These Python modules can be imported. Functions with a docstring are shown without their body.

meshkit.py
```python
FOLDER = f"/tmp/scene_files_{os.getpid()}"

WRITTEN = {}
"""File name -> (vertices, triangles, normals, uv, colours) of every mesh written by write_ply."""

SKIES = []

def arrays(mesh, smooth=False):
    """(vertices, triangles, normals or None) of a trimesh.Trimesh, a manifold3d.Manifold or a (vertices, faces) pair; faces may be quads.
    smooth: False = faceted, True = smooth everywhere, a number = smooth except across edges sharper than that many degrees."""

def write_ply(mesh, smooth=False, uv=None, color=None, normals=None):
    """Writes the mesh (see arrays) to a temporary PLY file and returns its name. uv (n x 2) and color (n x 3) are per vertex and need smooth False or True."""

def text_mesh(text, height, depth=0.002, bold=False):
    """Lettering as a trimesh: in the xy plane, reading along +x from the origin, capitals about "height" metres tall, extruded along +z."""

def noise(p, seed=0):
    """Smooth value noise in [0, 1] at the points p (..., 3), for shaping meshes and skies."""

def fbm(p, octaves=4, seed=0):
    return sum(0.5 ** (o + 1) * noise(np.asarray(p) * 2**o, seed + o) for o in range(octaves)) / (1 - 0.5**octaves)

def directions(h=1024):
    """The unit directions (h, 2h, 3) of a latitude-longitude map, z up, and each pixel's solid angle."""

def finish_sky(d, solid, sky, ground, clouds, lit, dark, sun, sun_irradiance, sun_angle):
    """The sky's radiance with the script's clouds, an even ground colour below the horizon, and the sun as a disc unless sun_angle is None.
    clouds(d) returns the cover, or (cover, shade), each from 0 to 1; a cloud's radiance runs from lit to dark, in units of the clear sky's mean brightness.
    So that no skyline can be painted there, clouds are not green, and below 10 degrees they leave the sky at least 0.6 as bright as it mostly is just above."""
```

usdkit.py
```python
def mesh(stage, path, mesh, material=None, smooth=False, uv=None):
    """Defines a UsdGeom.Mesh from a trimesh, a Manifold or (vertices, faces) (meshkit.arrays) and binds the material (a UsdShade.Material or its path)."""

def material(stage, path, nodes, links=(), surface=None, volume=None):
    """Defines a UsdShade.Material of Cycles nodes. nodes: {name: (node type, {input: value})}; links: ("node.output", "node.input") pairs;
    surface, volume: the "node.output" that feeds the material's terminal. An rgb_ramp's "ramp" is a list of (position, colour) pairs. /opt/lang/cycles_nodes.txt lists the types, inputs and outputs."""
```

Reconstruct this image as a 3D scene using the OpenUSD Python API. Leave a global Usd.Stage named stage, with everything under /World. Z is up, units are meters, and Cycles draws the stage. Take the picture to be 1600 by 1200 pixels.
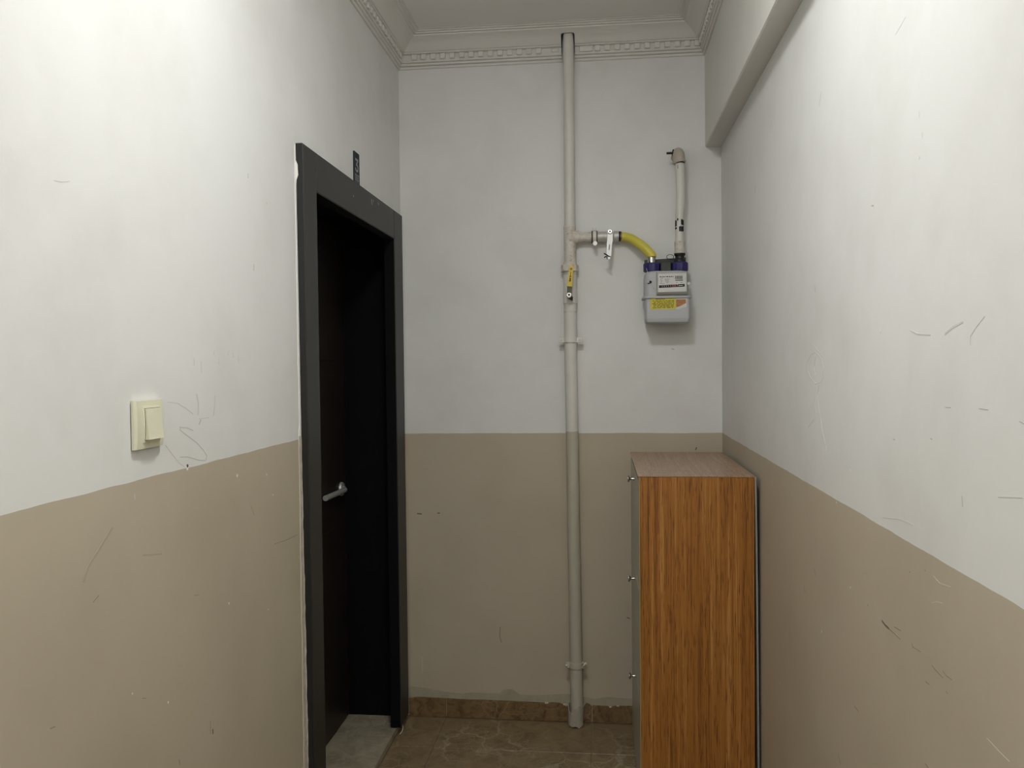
import math
import numpy as np, trimesh, manifold3d, usdkit, meshkit
from shapely.geometry import Polygon, LineString, Point, box as sbox
from pxr import Usd, UsdGeom, UsdLux, Gf, Sdf, UsdShade, Vt

stage = Usd.Stage.CreateInMemory()
UsdGeom.SetStageUpAxis(stage, UsdGeom.Tokens.z)
UsdGeom.SetStageMetersPerUnit(stage, 1.0)
UsdGeom.Xform.Define(stage, '/World')
UsdGeom.Scope.Define(stage, '/World/Looks')

# ------------------------------------------------------------------ camera, light, exposure
cam = UsdGeom.Camera.Define(stage, '/World/camera')
cam.AddTransformOp().Set(Gf.Matrix4d(
    0.99418705, 0.10717024, -0.01032755, 0,
    0.00754297, 0.02635567, 0.99962417, 0,
    0.10740216, -0.9938913, 0.02539408, 0,
    0, 0, 1.53243, 1))
cam.CreateHorizontalApertureAttr(36.0); cam.CreateVerticalApertureAttr(27.0)
cam.CreateFocalLengthAttr(29.015)
cam.CreateClippingRangeAttr(Gf.Vec2f(0.02, 60))
cam.CreateExposureAttr(0.60)
LAMP_XY, LAMP_R, LAMP_POWER, LAMP_COLOR = (-0.14, 1.35), 0.14, 59.0, (1.0, 1.0, 0.992)   # domed ceiling lamp, just above the frame
FILL_XY, FILL_R, FILL_POWER = (-0.20, -0.95), 0.20, 33.0   # added fill lamp, unseen behind the viewer

# ------------------------------------------------------------------ room dimensions (m)
XL, XR, XB, D = -0.8531, 0.4988, 0.4340, 3.4965
YR = -1.8
ZC, ZCB, ZBEAM = 2.915, 2.7895, 2.4138
DADO, DADO_L = 1.2329, 1.3226
Y0, Y1, YI0, YI1, ZO, ZI = 2.2656, 3.4339, 2.377, 3.2944, 2.1598, 2.0423   # door casing
XF = -0.8305            # casing front
XLEAF = -1.086

# ------------------------------------------------------------------ materials
def M(name, nodes, links=(), surface='p.BSDF'):
    return usdkit.material(stage, '/World/Looks/' + name, nodes, links, surface=surface)
def plain(name, color, rough=0.5, metal=0.0, bump=0.0, bscale=200, vary=0.0, vscale=20, **kw):
    n = {'p': ('principled_bsdf', dict(base_color=color, roughness=rough, metallic=metal, **kw))}
    l = []
    if bump or vary:
        n['g'] = ('geometry', {})
    if vary:
        n['n'] = ('noise_texture', dict(scale=vscale, detail=5.0, roughness=0.65)); l.append(('g.position', 'n.vector'))
        c = np.array(color)
        n['r'] = ('rgb_ramp', dict(ramp=[(0.25, tuple(c * (1 - vary))), (0.75, tuple(np.minimum(c * (1 + vary), 1)))]))
        l += [('n.fac', 'r.fac'), ('r.color', 'p.base_color')]
    if bump:
        n['bn'] = ('noise_texture', dict(scale=bscale, detail=3.0)); l.append(('g.position', 'bn.vector'))
        n['b'] = ('bump', dict(strength=bump, distance=0.002)); l += [('bn.fac', 'b.height'), ('b.normal', 'p.normal')]
    return M(name, n, l)

UP, LOW = (0.80, 0.803, 0.780), (0.530, 0.468, 0.356)
def wall_paint(name, dado):
    """two coats: off-white above, greige below a slightly wavering line; brushed plaster relief, faint grime clouds"""
    n = {'g': ('geometry', {}), 's': ('separate_xyz', {}),
         'wn': ('noise_texture', dict(scale=9.0, detail=3.0)),
         'w': ('math', dict(math_type='multiply_add', value2=0.006, value3=-0.003)),
         'z': ('math', dict(math_type='add')),
         'c': ('math', dict(math_type='greater_than', value2=dado)),
         'mix': ('mix_color', dict(a=LOW, b=UP)),
         'cl': ('noise_texture', dict(scale=2.6, detail=6.0, roughness=0.62)),
         'cr': ('rgb_ramp', dict(ramp=[(0.30, (0.90, 0.895, 0.885)), (0.55, (1, 1, 1))])),
         'mm': ('mix_color', dict(blend_type='multiply', fac=0.8)),
         'm': ('mapping', dict(scale=(60, 60, 9))),
         'st': ('noise_texture', dict(scale=1.0, detail=3.0)),
         'pl': ('noise_texture', dict(scale=5.5, detail=4.0)),
         'fi': ('noise_texture', dict(scale=260.0, detail=2.0)),
         'h1': ('math', dict(math_type='multiply_add', value2=2.2)),
         'h2': ('math', dict(math_type='multiply_add', value2=0.10)),
         'h0': ('math', dict(math_type='multiply', value2=0.10)),
         'b': ('bump', dict(strength=0.20, distance=0.004)),
         'p': ('principled_bsdf', dict(roughness=0.48, specular_ior_level=0.35))}
    l = [('g.position', 's.vector'), ('g.position', 'wn.vector'), ('wn.fac', 'w.value1'), ('s.z', 'z.value1'), ('w.value', 'z.value2'),
         ('z.value', 'c.value1'), ('c.value', 'mix.fac'), ('g.position', 'cl.vector'), ('cl.fac', 'cr.fac'),
         ('mix.result', 'mm.a'), ('cr.color', 'mm.b'), ('mm.result', 'p.base_color'),
         ('g.position', 'm.vector'), ('m.vector', 'st.vector'), ('g.position', 'pl.vector'), ('g.position', 'fi.vector'),
         ('st.fac', 'h0.value1'), ('pl.fac', 'h1.value1'), ('h0.value', 'h1.value3'), ('fi.fac', 'h2.value1'), ('h1.value', 'h2.value3'),
         ('h2.value', 'b.height'), ('b.normal', 'p.normal')]
    return M(name, n, l)
W_LEFT, W_BACK = wall_paint('wall_paint_left', DADO_L), wall_paint('wall_paint', DADO)
CEIL = plain('ceiling_paint', (0.87, 0.845, 0.815), 0.7, bump=0.15, bscale=60)
BEAM = plain('beam_paint', (0.74, 0.73, 0.69), 0.6, bump=0.25, bscale=12, vary=0.03, vscale=6)
GYPSUM = plain('cornice_plaster', (0.76, 0.745, 0.71), 0.65, bump=0.12, bscale=90)

def marble(name, dark, mid, vein, gloss=0.35, ns=11.0, vs=6.0):
    n = {'g': ('geometry', {}), 'oi': ('object_info', {}),
         'sh': ('vector_math', dict(math_type='multiply_add', vector2=(7.3, 5.1, 3.7))),
         'n1': ('noise_texture', dict(scale=ns, detail=9.0, roughness=0.72, distortion=0.8)),
         'r1': ('rgb_ramp', dict(ramp=[(0.32, dark), (0.5, mid), (0.68, tuple(np.array(mid) * 1.25))])),
         'n2': ('noise_texture', dict(scale=4.0, detail=4.0, roughness=0.6)),
         'ad': ('mix_color', dict(blend_type='add', fac=0.28)),
         'v': ('voronoi_texture', dict(feature='distance_to_edge', scale=vs)), 'vb': ('voronoi_texture', dict(feature='distance_to_edge', scale=vs * 2.9)), 'hb': ('math', dict(math_type='multiply', value2=1.9)), 'mn': ('math', dict(math_type='minimum')),
         'r2': ('rgb_ramp', dict(ramp=[(0.0, (1, 1, 1)), (0.018, (0.5, 0.5, 0.5)), (0.05, (0, 0, 0))])),
         'n3': ('noise_texture', dict(scale=3.0, detail=3.0)),
         'r3': ('rgb_ramp', dict(ramp=[(0.42, (0, 0, 0)), (0.62, (0.85, 0.85, 0.85))])),
         'vm': ('mix_color', dict(blend_type='multiply', fac=1.0)),
         'mx': ('mix_color', dict(b=vein)),
         'bw': ('rgb_to_bw', {}),
         'p': ('principled_bsdf', dict(roughness=gloss, specular_ior_level=0.4))}
    l = [('g.position', 'sh.vector1'), ('oi.random', 'sh.vector3'), ('g.position', 'n1.vector'), ('n1.fac', 'r1.fac'),
         ('g.position', 'n2.vector'), ('g.position', 'ad.a'), ('n2.color', 'ad.b'), ('ad.result', 'v.vector'), ('ad.result', 'vb.vector'), ('vb.distance', 'hb.value1'), ('v.distance', 'mn.value1'), ('hb.value', 'mn.value2'), ('mn.value', 'r2.fac'),
         ('g.position', 'n3.vector'), ('n3.fac', 'r3.fac'), ('r2.color', 'vm.a'), ('r3.color', 'vm.b'), ('vm.result', 'bw.color'),
         ('bw.val', 'mx.fac'), ('r1.color', 'mx.a'), ('mx.result', 'p.base_color')]
    return M(name, n, l)
FLOOR = marble('brown_marble', (0.135, 0.092, 0.046), (0.225, 0.163, 0.088), (0.42, 0.35, 0.245))
SKIRT = marble('skirting_marble', (0.075, 0.040, 0.016), (0.20, 0.125, 0.058), (0.36, 0.28, 0.18), 0.45, 26.0, 12.0)
SILL = marble('threshold_marble', (0.21, 0.18, 0.125), (0.34, 0.30, 0.215), (0.52, 0.47, 0.36), 0.45)
GROUT = plain('grout', (0.27, 0.22, 0.155), 0.9)

def wood(name, sc, c0, c1, c2, rough=0.42):
    """fine straight veneer stripes; sc = the mapping's scale (small along the grain)"""
    n = {'g': ('geometry', {}), 'm': ('mapping', dict(scale=sc)), 'm2': ('mapping', dict(scale=tuple(np.where(np.array(sc) > 10, 3.4 * np.array(sc), 17.0)))),
         'wv': ('noise_texture', dict(scale=1.0, detail=5.0, roughness=0.72, distortion=0.15)),
         'pw': ('noise_texture', dict(scale=1.0, detail=2.0, roughness=0.5)),
         'r': ('rgb_ramp', dict(ramp=[(0.34, c0), (0.46, c1), (0.53, c1), (0.64, c2)])),
         'r2': ('rgb_ramp', dict(ramp=[(0.33, (0.42, 0.33, 0.25)), (0.45, (1, 1, 1))])),
         'mm': ('mix_color', dict(blend_type='multiply', fac=0.85)),
         'p': ('principled_bsdf', dict(roughness=rough, specular_ior_level=0.5))}
    l = [('g.position', 'm.vector'), ('m.vector', 'wv.vector'), ('wv.fac', 'r.fac'), ('g.position', 'm2.vector'), ('m2.vector', 'pw.vector'),
         ('pw.fac', 'r2.fac'), ('r.color', 'mm.a'), ('r2.color', 'mm.b'), ('mm.result', 'p.base_color')]
    return M(name, n, l)
WOOD = wood('oak_veneer', (125, 125, 1.3), (0.17, 0.058, 0.008), (0.33, 0.130, 0.022), (0.47, 0.225, 0.058))
WOOD_TOP_SHEEN = wood('oak_veneer_top_sheen', (130, 2.6, 130), (0.24, 0.135, 0.075), (0.33, 0.20, 0.115), (0.42, 0.27, 0.165), 0.30)  # same veneer, with the pale reflected sheen of the top put into the colour

DOOR_STEEL = plain('door_frame_paint', (0.021, 0.021, 0.020), 0.45, bump=0.05, bscale=400)
EDGE_STEEL = plain('door_frame_edge', (0.011, 0.011, 0.0105), 0.55)
DOOR_LEAF = plain('door_leaf_laminate', (0.020, 0.0135, 0.011), 0.45, vary=0.25, vscale=8)
JAMB = plain('jamb_lining', (0.0035, 0.0035, 0.005), 0.75, specular_ior_level=0.15)
CHROME = plain('chrome', (0.62, 0.61, 0.59), 0.22, 1.0)
SATIN = plain('satin_steel', (0.56, 0.555, 0.53), 0.40, 0.45)
STEEL = plain('dull_steel', (0.60, 0.59, 0.56), 0.45, 0.3, vary=0.15, vscale=90)
DARKMETAL = plain('dark_metal', (0.035, 0.034, 0.032), 0.5, 0.3)
PLASTER_W = plain('bare_plaster', (0.84, 0.82, 0.77), 0.9, bump=0.5, bscale=120)
PLASTER_G = plain('grimy_filler', (0.56, 0.51, 0.43), 0.9, bump=0.6, bscale=90, vary=0.22, vscale=45)
SMEARM = plain('cement_smear', (0.405, 0.37, 0.272), 0.9, bump=0.4, bscale=40, vary=0.14, vscale=14)
PIPE = plain('pipe_paint', (0.74, 0.725, 0.67), 0.45, bump=0.1, bscale=70, vary=0.05, vscale=22)
PIPE_LOW = plain('pipe_paint_low', (0.545, 0.505, 0.405), 0.45, bump=0.1, bscale=70, vary=0.06, vscale=22)
def worn(name):
    n = {'g': ('geometry', {}), 'n': ('noise_texture', dict(scale=55.0, detail=5.0, roughness=0.7)),
         'r': ('rgb_ramp', dict(ramp=[(0.30, (0.42, 0.33, 0.25)), (0.42, (0.64, 0.595, 0.52)), (0.6, (0.74, 0.71, 0.64))])),
         'b': ('bump', dict(strength=0.5, distance=0.002)), 'p': ('principled_bsdf', dict(roughness=0.6))}
    return M(name, n, [('g.position', 'n.vector'), ('n.fac', 'r.fac'), ('r.color', 'p.base_color'), ('n.fac', 'b.height'), ('b.normal', 'p.normal')])
WORN = worn('worn_pipe_paint')
SLEEVE = plain('grey_sleeve', (0.44, 0.405, 0.335), 0.6, vary=0.15, vscale=40)
YELLOW = plain('yellow_hose_plastic', (0.70, 0.62, 0.085), 0.45)
LEVERY = plain('yellow_lever_plastic', (0.76, 0.55, 0.045), 0.45)
OLIVE = plain('olive_lever_neck', (0.10, 0.105, 0.065), 0.5, 0.4)
LEVERW = plain('bare_aluminium', (0.74, 0.75, 0.73), 0.42, 0.35)
METERG = plain('meter_grey_paint', (0.52, 0.53, 0.54), 0.42)
COUNTER = plain('counter_housing', (0.50, 0.50, 0.48), 0.35)
FACE = plain('counter_face', (0.70, 0.70, 0.67), 0.4)
BLUE = plain('blue_nut_plastic', (0.030, 0.024, 0.135), 0.5)
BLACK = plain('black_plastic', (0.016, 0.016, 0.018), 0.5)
BRACKET = plain('bracket_plastic', (0.045, 0.046, 0.040), 0.55)
INK = plain('ink', (0.03, 0.03, 0.03), 0.6)
GREYINK = plain('grey_ink', (0.38, 0.38, 0.36), 0.6)
REDINK = plain('red_counter_print', (0.16, 0.03, 0.035), 0.6)
LABELY = plain('label_yellow', (0.70, 0.61, 0.06), 0.5)
LABELO = plain('label_brown', (0.46, 0.21, 0.085), 0.6, vary=0.3, vscale=140)
YINK = plain('label_olive_ink', (0.19, 0.155, 0.012), 0.6)
BROWNINK = plain('lever_brown_ink', (0.16, 0.085, 0.01), 0.6)
IVORY = plain('ivory_plastic', (0.74, 0.725, 0.55), 0.36)
IVORY2 = plain('ivory_plastic_rocker', (0.76, 0.745, 0.575), 0.33)
GAPB = plain('switch_gap', (0.20, 0.19, 0.14), 0.7)
NAVY = plain('plate_navy', (0.016, 0.020, 0.030), 0.55, specular_ior_level=0.2)
PRINT = plain('plate_print', (0.27, 0.29, 0.33), 0.5)
PRINT2 = plain('plate_print_dim', (0.06, 0.065, 0.075), 0.5)
FLAP = plain('cabinet_flap_lacquer', (0.46, 0.44, 0.36), 0.32)
EDGE = plain('cabinet_edge_band', (0.33, 0.24, 0.09), 0.5)
BACKBOARD = plain('hardboard_grey', (0.27, 0.265, 0.25), 0.6)
HARDBOARD = plain('hardboard_white', (0.60, 0.58, 0.54), 0.6)
LAMP_BODY = plain('lamp_housing', (0.75, 0.75, 0.73), 0.4)
LAMP2 = M('fill_lamp_diffuser', {'e': ('emission', dict(color=LAMP_COLOR, strength=FILL_POWER))}, surface='e.emission')
LAMP = M('lamp_diffuser', {'e': ('emission', dict(color=LAMP_COLOR, strength=LAMP_POWER))}, surface='e.emission')
MK = dict(soft=plain('mark_soft', (0.655, 0.65, 0.625), 0.7), mid=plain('mark_mid', (0.52, 0.51, 0.48), 0.7), dark=plain('mark_dark', (0.10, 0.095, 0.085), 0.8),
          pencil=plain('mark_pencil', (0.55, 0.53, 0.52), 0.6), red=plain('mark_reddish', (0.72, 0.66, 0.625), 0.6), light=plain('mark_light', (0.86, 0.85, 0.82), 0.7),
          lowsoft=plain('mark_low_soft', (0.445, 0.398, 0.292), 0.7), lowmid=plain('mark_low_mid', (0.32, 0.285, 0.215), 0.7), lowdark=plain('mark_low_dark', (0.17, 0.15, 0.115), 0.8),
          lowlight=plain('mark_low_light', (0.60, 0.55, 0.44), 0.7))

# ------------------------------------------------------------------ naming
used = {}
loc_of = {}
def numbered(parent, name):
    k = used[(parent, name)] = used.get((parent, name), -1) + 1
    return f'{parent}/{name}' if k == 0 else f'{parent}/{name}_{k:03d}'
def data(prim, **kw):
    for k, v in kw.items():
        if v: prim.SetCustomDataByKey(k, v)
def thing(name, label=None, cat=None, loc=(0, 0, 0), group=None, kind=None):
    p = numbered('/World', name)
    x = UsdGeom.Xform.Define(stage, p); x.AddTranslateOp().Set(Gf.Vec3d(*map(float, loc)))
    data(x.GetPrim(), label=label, category=cat, group=group, kind=kind)
    loc_of[p] = np.array(loc, float)
    return p
def base_loc(path):
    return loc_of.get('/'.join(path.split('/')[:3]), np.zeros(3))
def part(parent, name, mesh, mat, label=None, kind=None, smooth=35):
    """a mesh in world coordinates as a child of parent (a thing or one of its parts)"""
    v, f = arr(mesh)
    p = numbered(parent, name)
    m = usdkit.mesh(stage, p, trimesh.Trimesh(v - base_loc(parent), f, process=False), mat, smooth=smooth)
    data(m.GetPrim(), label=label, kind=kind)
    return p
def top(name, mesh, mat, label=None, cat=None, kind=None, group=None, smooth=35):
    v, f = arr(mesh)
    p = numbered('/World', name)
    m = usdkit.mesh(stage, p, trimesh.Trimesh(v, f, process=False), mat, smooth=smooth)
    data(m.GetPrim(), label=label, category=cat, kind=kind, group=group)
    return p

# ------------------------------------------------------------------ shapes
def arr(m):
    v, f, _ = meshkit.arrays(m); return np.array(v, float), np.array(f)
def cat_(*ms):
    return trimesh.util.concatenate([trimesh.Trimesh(*arr(m), process=False) for m in ms])
def box(x0, x1, y0, y1, z0, z1, c=0.0):
    """a box with its edges chamfered by c"""
    lo, hi = np.minimum([x0, y0, z0], [x1, y1, z1]), np.maximum([x0, y0, z0], [x1, y1, z1])
    if c <= 0:
        return trimesh.creation.box(bounds=[lo, hi])
    pts = []
    for k in range(3):
        a, b = lo + c, hi - c
        a[k], b[k] = lo[k], hi[k]
        pts += [[(a, b)[i][0], (a, b)[j][1], (a, b)[l][2]] for i in (0, 1) for j in (0, 1) for l in (0, 1)]
    return trimesh.convex.convex_hull(np.array(pts))
AX = {'x': np.array([[0, 0, 1], [1, 0, 0], [0, 1, 0.]]), 'y': np.array([[0, 1, 0], [0, 0, 1], [1, 0, 0.]]), 'z': np.eye(3)}
def lathe(profile, axis='z', at=(0, 0, 0), sections=40):
    """profile: (radius, height) pairs, turned about an axis through the point at"""
    m = trimesh.creation.revolve(np.array(profile, float), sections=sections)
    v, f = arr(m)
    return trimesh.Trimesh(v @ AX[axis].T + np.array(at), f, process=False)
def cyl(r, h0, h1, axis='z', at=(0, 0, 0), sections=36, c=0.0):
    if c:
        p = [(0, h0), (r - c, h0), (r, h0 + c), (r, h1 - c), (r - c, h1), (0, h1)]
    else:
        p = [(0, h0), (r, h0), (r, h1), (0, h1)]
    return lathe(p, axis, at, sections)
def ring(ri, ro, h0, h1, axis='z', at=(0, 0, 0), sections=40):
    return lathe([(ri, h0), (ro, h0), (ro, h1), (ri, h1), (ri, h0)], axis, at, sections)
def tube(points, radii, sides=24, n=None):
    """a round bar along a smooth curve through the points, closed at its ends"""
    p = np.array(points, float); r = np.broadcast_to(np.array(radii, float), (len(p),)).copy()
    if n:
        from scipy.interpolate import CubicSpline
        s = np.r_[0, np.cumsum(np.linalg.norm(np.diff(p, axis=0), axis=1))]
        t = np.linspace(0, s[-1], n)
        r = np.interp(t, s, r); p = CubicSpline(s, p, bc_type='natural')(t)
    T = np.gradient(p, axis=0); T /= np.linalg.norm(T, axis=1)[:, None]
    a = np.cross(T[0], [0.3, 0.2, 0.93] if abs(T[0][2]) < 0.9 else [1, 0.1, 0]); a /= np.linalg.norm(a)
    ang = np.arange(sides) * 2 * np.pi / sides
    V = []
    for q, t, rr in zip(p, T, r):
        a = a - t * (a @ t); a /= np.linalg.norm(a); b = np.cross(t, a)
        V.append(q + rr * (np.cos(ang)[:, None] * a + np.sin(ang)[:, None] * b))
    V = np.vstack(V + [p[:1], p[-1:]]); F = []
    k, L = sides, len(p)
    for i in range(L - 1):
        for j in range(k):
            j2 = (j + 1) % k
            F += [(i*k+j, i*k+j2, (i+1)*k+j2), (i*k+j, (i+1)*k+j2, (i+1)*k+j)]
    for j in range(k):
        j2 = (j + 1) % k
        F += [(L*k, j2, j), (L*k+1, (L-1)*k+j, (L-1)*k+j2)]
    return trimesh.Trimesh(V, F, process=False)
PL = {'left': lambda a, b, c: np.stack([c, a, b], 1),      # plan (y, z), thickness towards +x
      'right': lambda a, b, c: np.stack([-c, a, b], 1),
      'back': lambda a, b, c: np.stack([a, -c, b], 1),     # plan (x, z), thickness towards -y
      'up': lambda a, b, c: np.stack([a, b, c], 1)}
def plate(poly, t, plane, at=0.0):
    """a shapely polygon as a plate of thickness t standing proud of the plane's coordinate at"""
    gs = getattr(poly, 'geoms', [poly])
    m = trimesh.util.concatenate([trimesh.creation.extrude_polygon(g, t, engine='earcut') for g in gs if g.area > 0])
    v, f = arr(m)
    v = PL[plane](v[:, 0], v[:, 1], v[:, 2])
    if plane == 'right': f = f[:, ::-1]
    v += np.array({'left': (at, 0, 0), 'right': (at, 0, 0), 'back': (0, at, 0), 'up': (0, 0, at)}[plane])
    return trimesh.Trimesh(v, f, process=False)
def mani(m):
    v, f = arr(m)
    t = trimesh.Trimesh(v, f); t.merge_vertices(); trimesh.repair.fix_normals(t)
    return manifold3d.Manifold(manifold3d.Mesh(np.array(t.vertices, np.float32), np.array(t.faces, np.uint32)))
def text(s, h, plane, at, a, b, depth=0.0006, bold=False, sx=1.0):
    m = meshkit.text_mesh(s, h, depth, bold); v, f = arr(m)
    v[:, 0] = (v[:, 0] - v[:, 0].mean()) * sx
    v = PL[plane](v[:, 0] + a, v[:, 1] + b, v[:, 2])
    v += np.array({'left': (at, 0, 0), 'right': (at, 0, 0), 'back': (0, at, 0)}[plane])
    return trimesh.Trimesh(v, f, process=False)
def rrect(x0, x1, y0, y1, r):
    return sbox(x0 + r, y0 + r, x1 - r, y1 - r).buffer(r, quad_segs=8)
def loft(sections):
    """solid through closed rings of equally many points, capped flat"""
    V = np.vstack(sections + [s.mean(0)[None] for s in (sections[0], sections[-1])]); k, L = len(sections[0]), len(sections); F = []
    for i in range(L - 1):
        for j in range(k):
            j2 = (j + 1) % k
            F += [(i*k+j, i*k+j2, (i+1)*k+j2), (i*k+j, (i+1)*k+j2, (i+1)*k+j)]
    for j in range(k):
        j2 = (j + 1) % k
        F += [(L*k, j2, j), (L*k+1, (L-1)*k+j, (L-1)*k+j2)]
    return trimesh.Trimesh(V, F, process=False)

# marks and flecks on the walls: (material, width, points along and up the wall)
MARKS_LEFT = [
 ('pencil', 0.0012, [(1.5952, 1.4088), (1.6245, 1.4053), (1.6495, 1.3975)]),
 ('pencil', 0.0012, [(1.5952, 1.4088), (1.5955, 1.4027), (1.6238, 1.3891), (1.6639, 1.3703), (1.6897, 1.3536), (1.7081, 1.3372), (1.7023, 1.3288), (1.6729, 1.3323), (1.6221, 1.3457), (1.5928, 1.3479)]),
 ('red', 0.001, [(1.5381, 1.3778), (1.5647, 1.3559), (1.5875, 1.3375), (1.6089, 1.3262)]),
 ('soft', 0.001, [(1.5505, 1.4623), (1.5876, 1.4581), (1.6261, 1.4438), (1.6509, 1.4322)]),
 ('soft', 0.005, [(1.6681, 1.472), (1.6737, 1.4538), (1.6717, 1.4309)]),
 ('soft', 0.004, [(1.75, 1.4661), (1.7479, 1.4448), (1.7425, 1.4239)]),
 ('soft', 0.0015, [(1.6765, 1.4204), (1.7198, 1.4201)]),
 ('mid', 0.003, [(1.6827, 1.4174), (1.676, 1.4089)]),
 ('soft', 0.002, [(1.6584, 1.5487), (1.6588, 1.5345)]),
 ('soft', 0.002, [(1.6895, 1.5416), (1.6915, 1.5185)]),
 ('soft', 0.002, [(1.7746, 1.5517), (1.774, 1.5366)]),
 ('soft', 0.002, [(1.8716, 1.5575), (1.8758, 1.5406)]),
 ('soft', 0.002, [(1.8247, 1.5675), (1.8197, 1.5571)]),
 ('soft', 0.002, [(1.7503, 1.564), (1.7499, 1.5565)]),
 ('soft', 0.002, [(1.8455, 1.5625), (1.8474, 1.5521)]),
 ('mid', 0.0018, [(1.9715, 1.7831), (1.9708, 1.7681)]),
 ('soft', 0.002, [(1.4259, 1.299), (1.4269, 1.2885)]),
 ('soft', 0.0016, [(1.2223, 1.8271), (1.2404, 1.8287), (1.2592, 1.8337)]),
 ('mid', 0.0016, [(1.9459, 2.0005), (1.9455, 1.99)]),
 ('mid', 0.002, [(2.0576, 1.9519), (2.0574, 1.948)]),
 ('lowsoft', 0.006, [(1.3539, 1.2505), (1.3139, 1.2202), (1.2854, 1.2004), (1.2726, 1.1794)]),
 ('lowmid', 0.0018, [(1.2952, 1.1374), (1.311, 1.1443)]),
 ('lowmid', 0.0014, [(2.0679, 1.0657), (2.1527, 1.0581), (2.2273, 1.0559)]),
 ('lowmid', 0.0014, [(1.6403, 1.0511), (1.6596, 1.0471)]),
 ('lowmid', 0.0014, [(1.4373, 0.9159), (1.4493, 0.911)]),
 ('lowmid', 0.0018, [(1.7001, 0.7586), (1.6989, 0.7295)]),
 ('lowdark', 0.004, [(1.7096, 0.7346), (1.7103, 0.7268)]),
 ('lowmid', 0.0016, [(1.1811, 0.9733), (1.1916, 0.9715)]),
 ('lowsoft', 0.003, [(1.4507, 1.1806), (1.5135, 1.1681)]),
 ('lowmid', 0.002, [(1.5646, 0.7378), (1.5669, 0.7275)]),
 ('lowsoft', 0.004, [(1.9275, 1.1901), (1.946, 1.1647)])]
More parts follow.
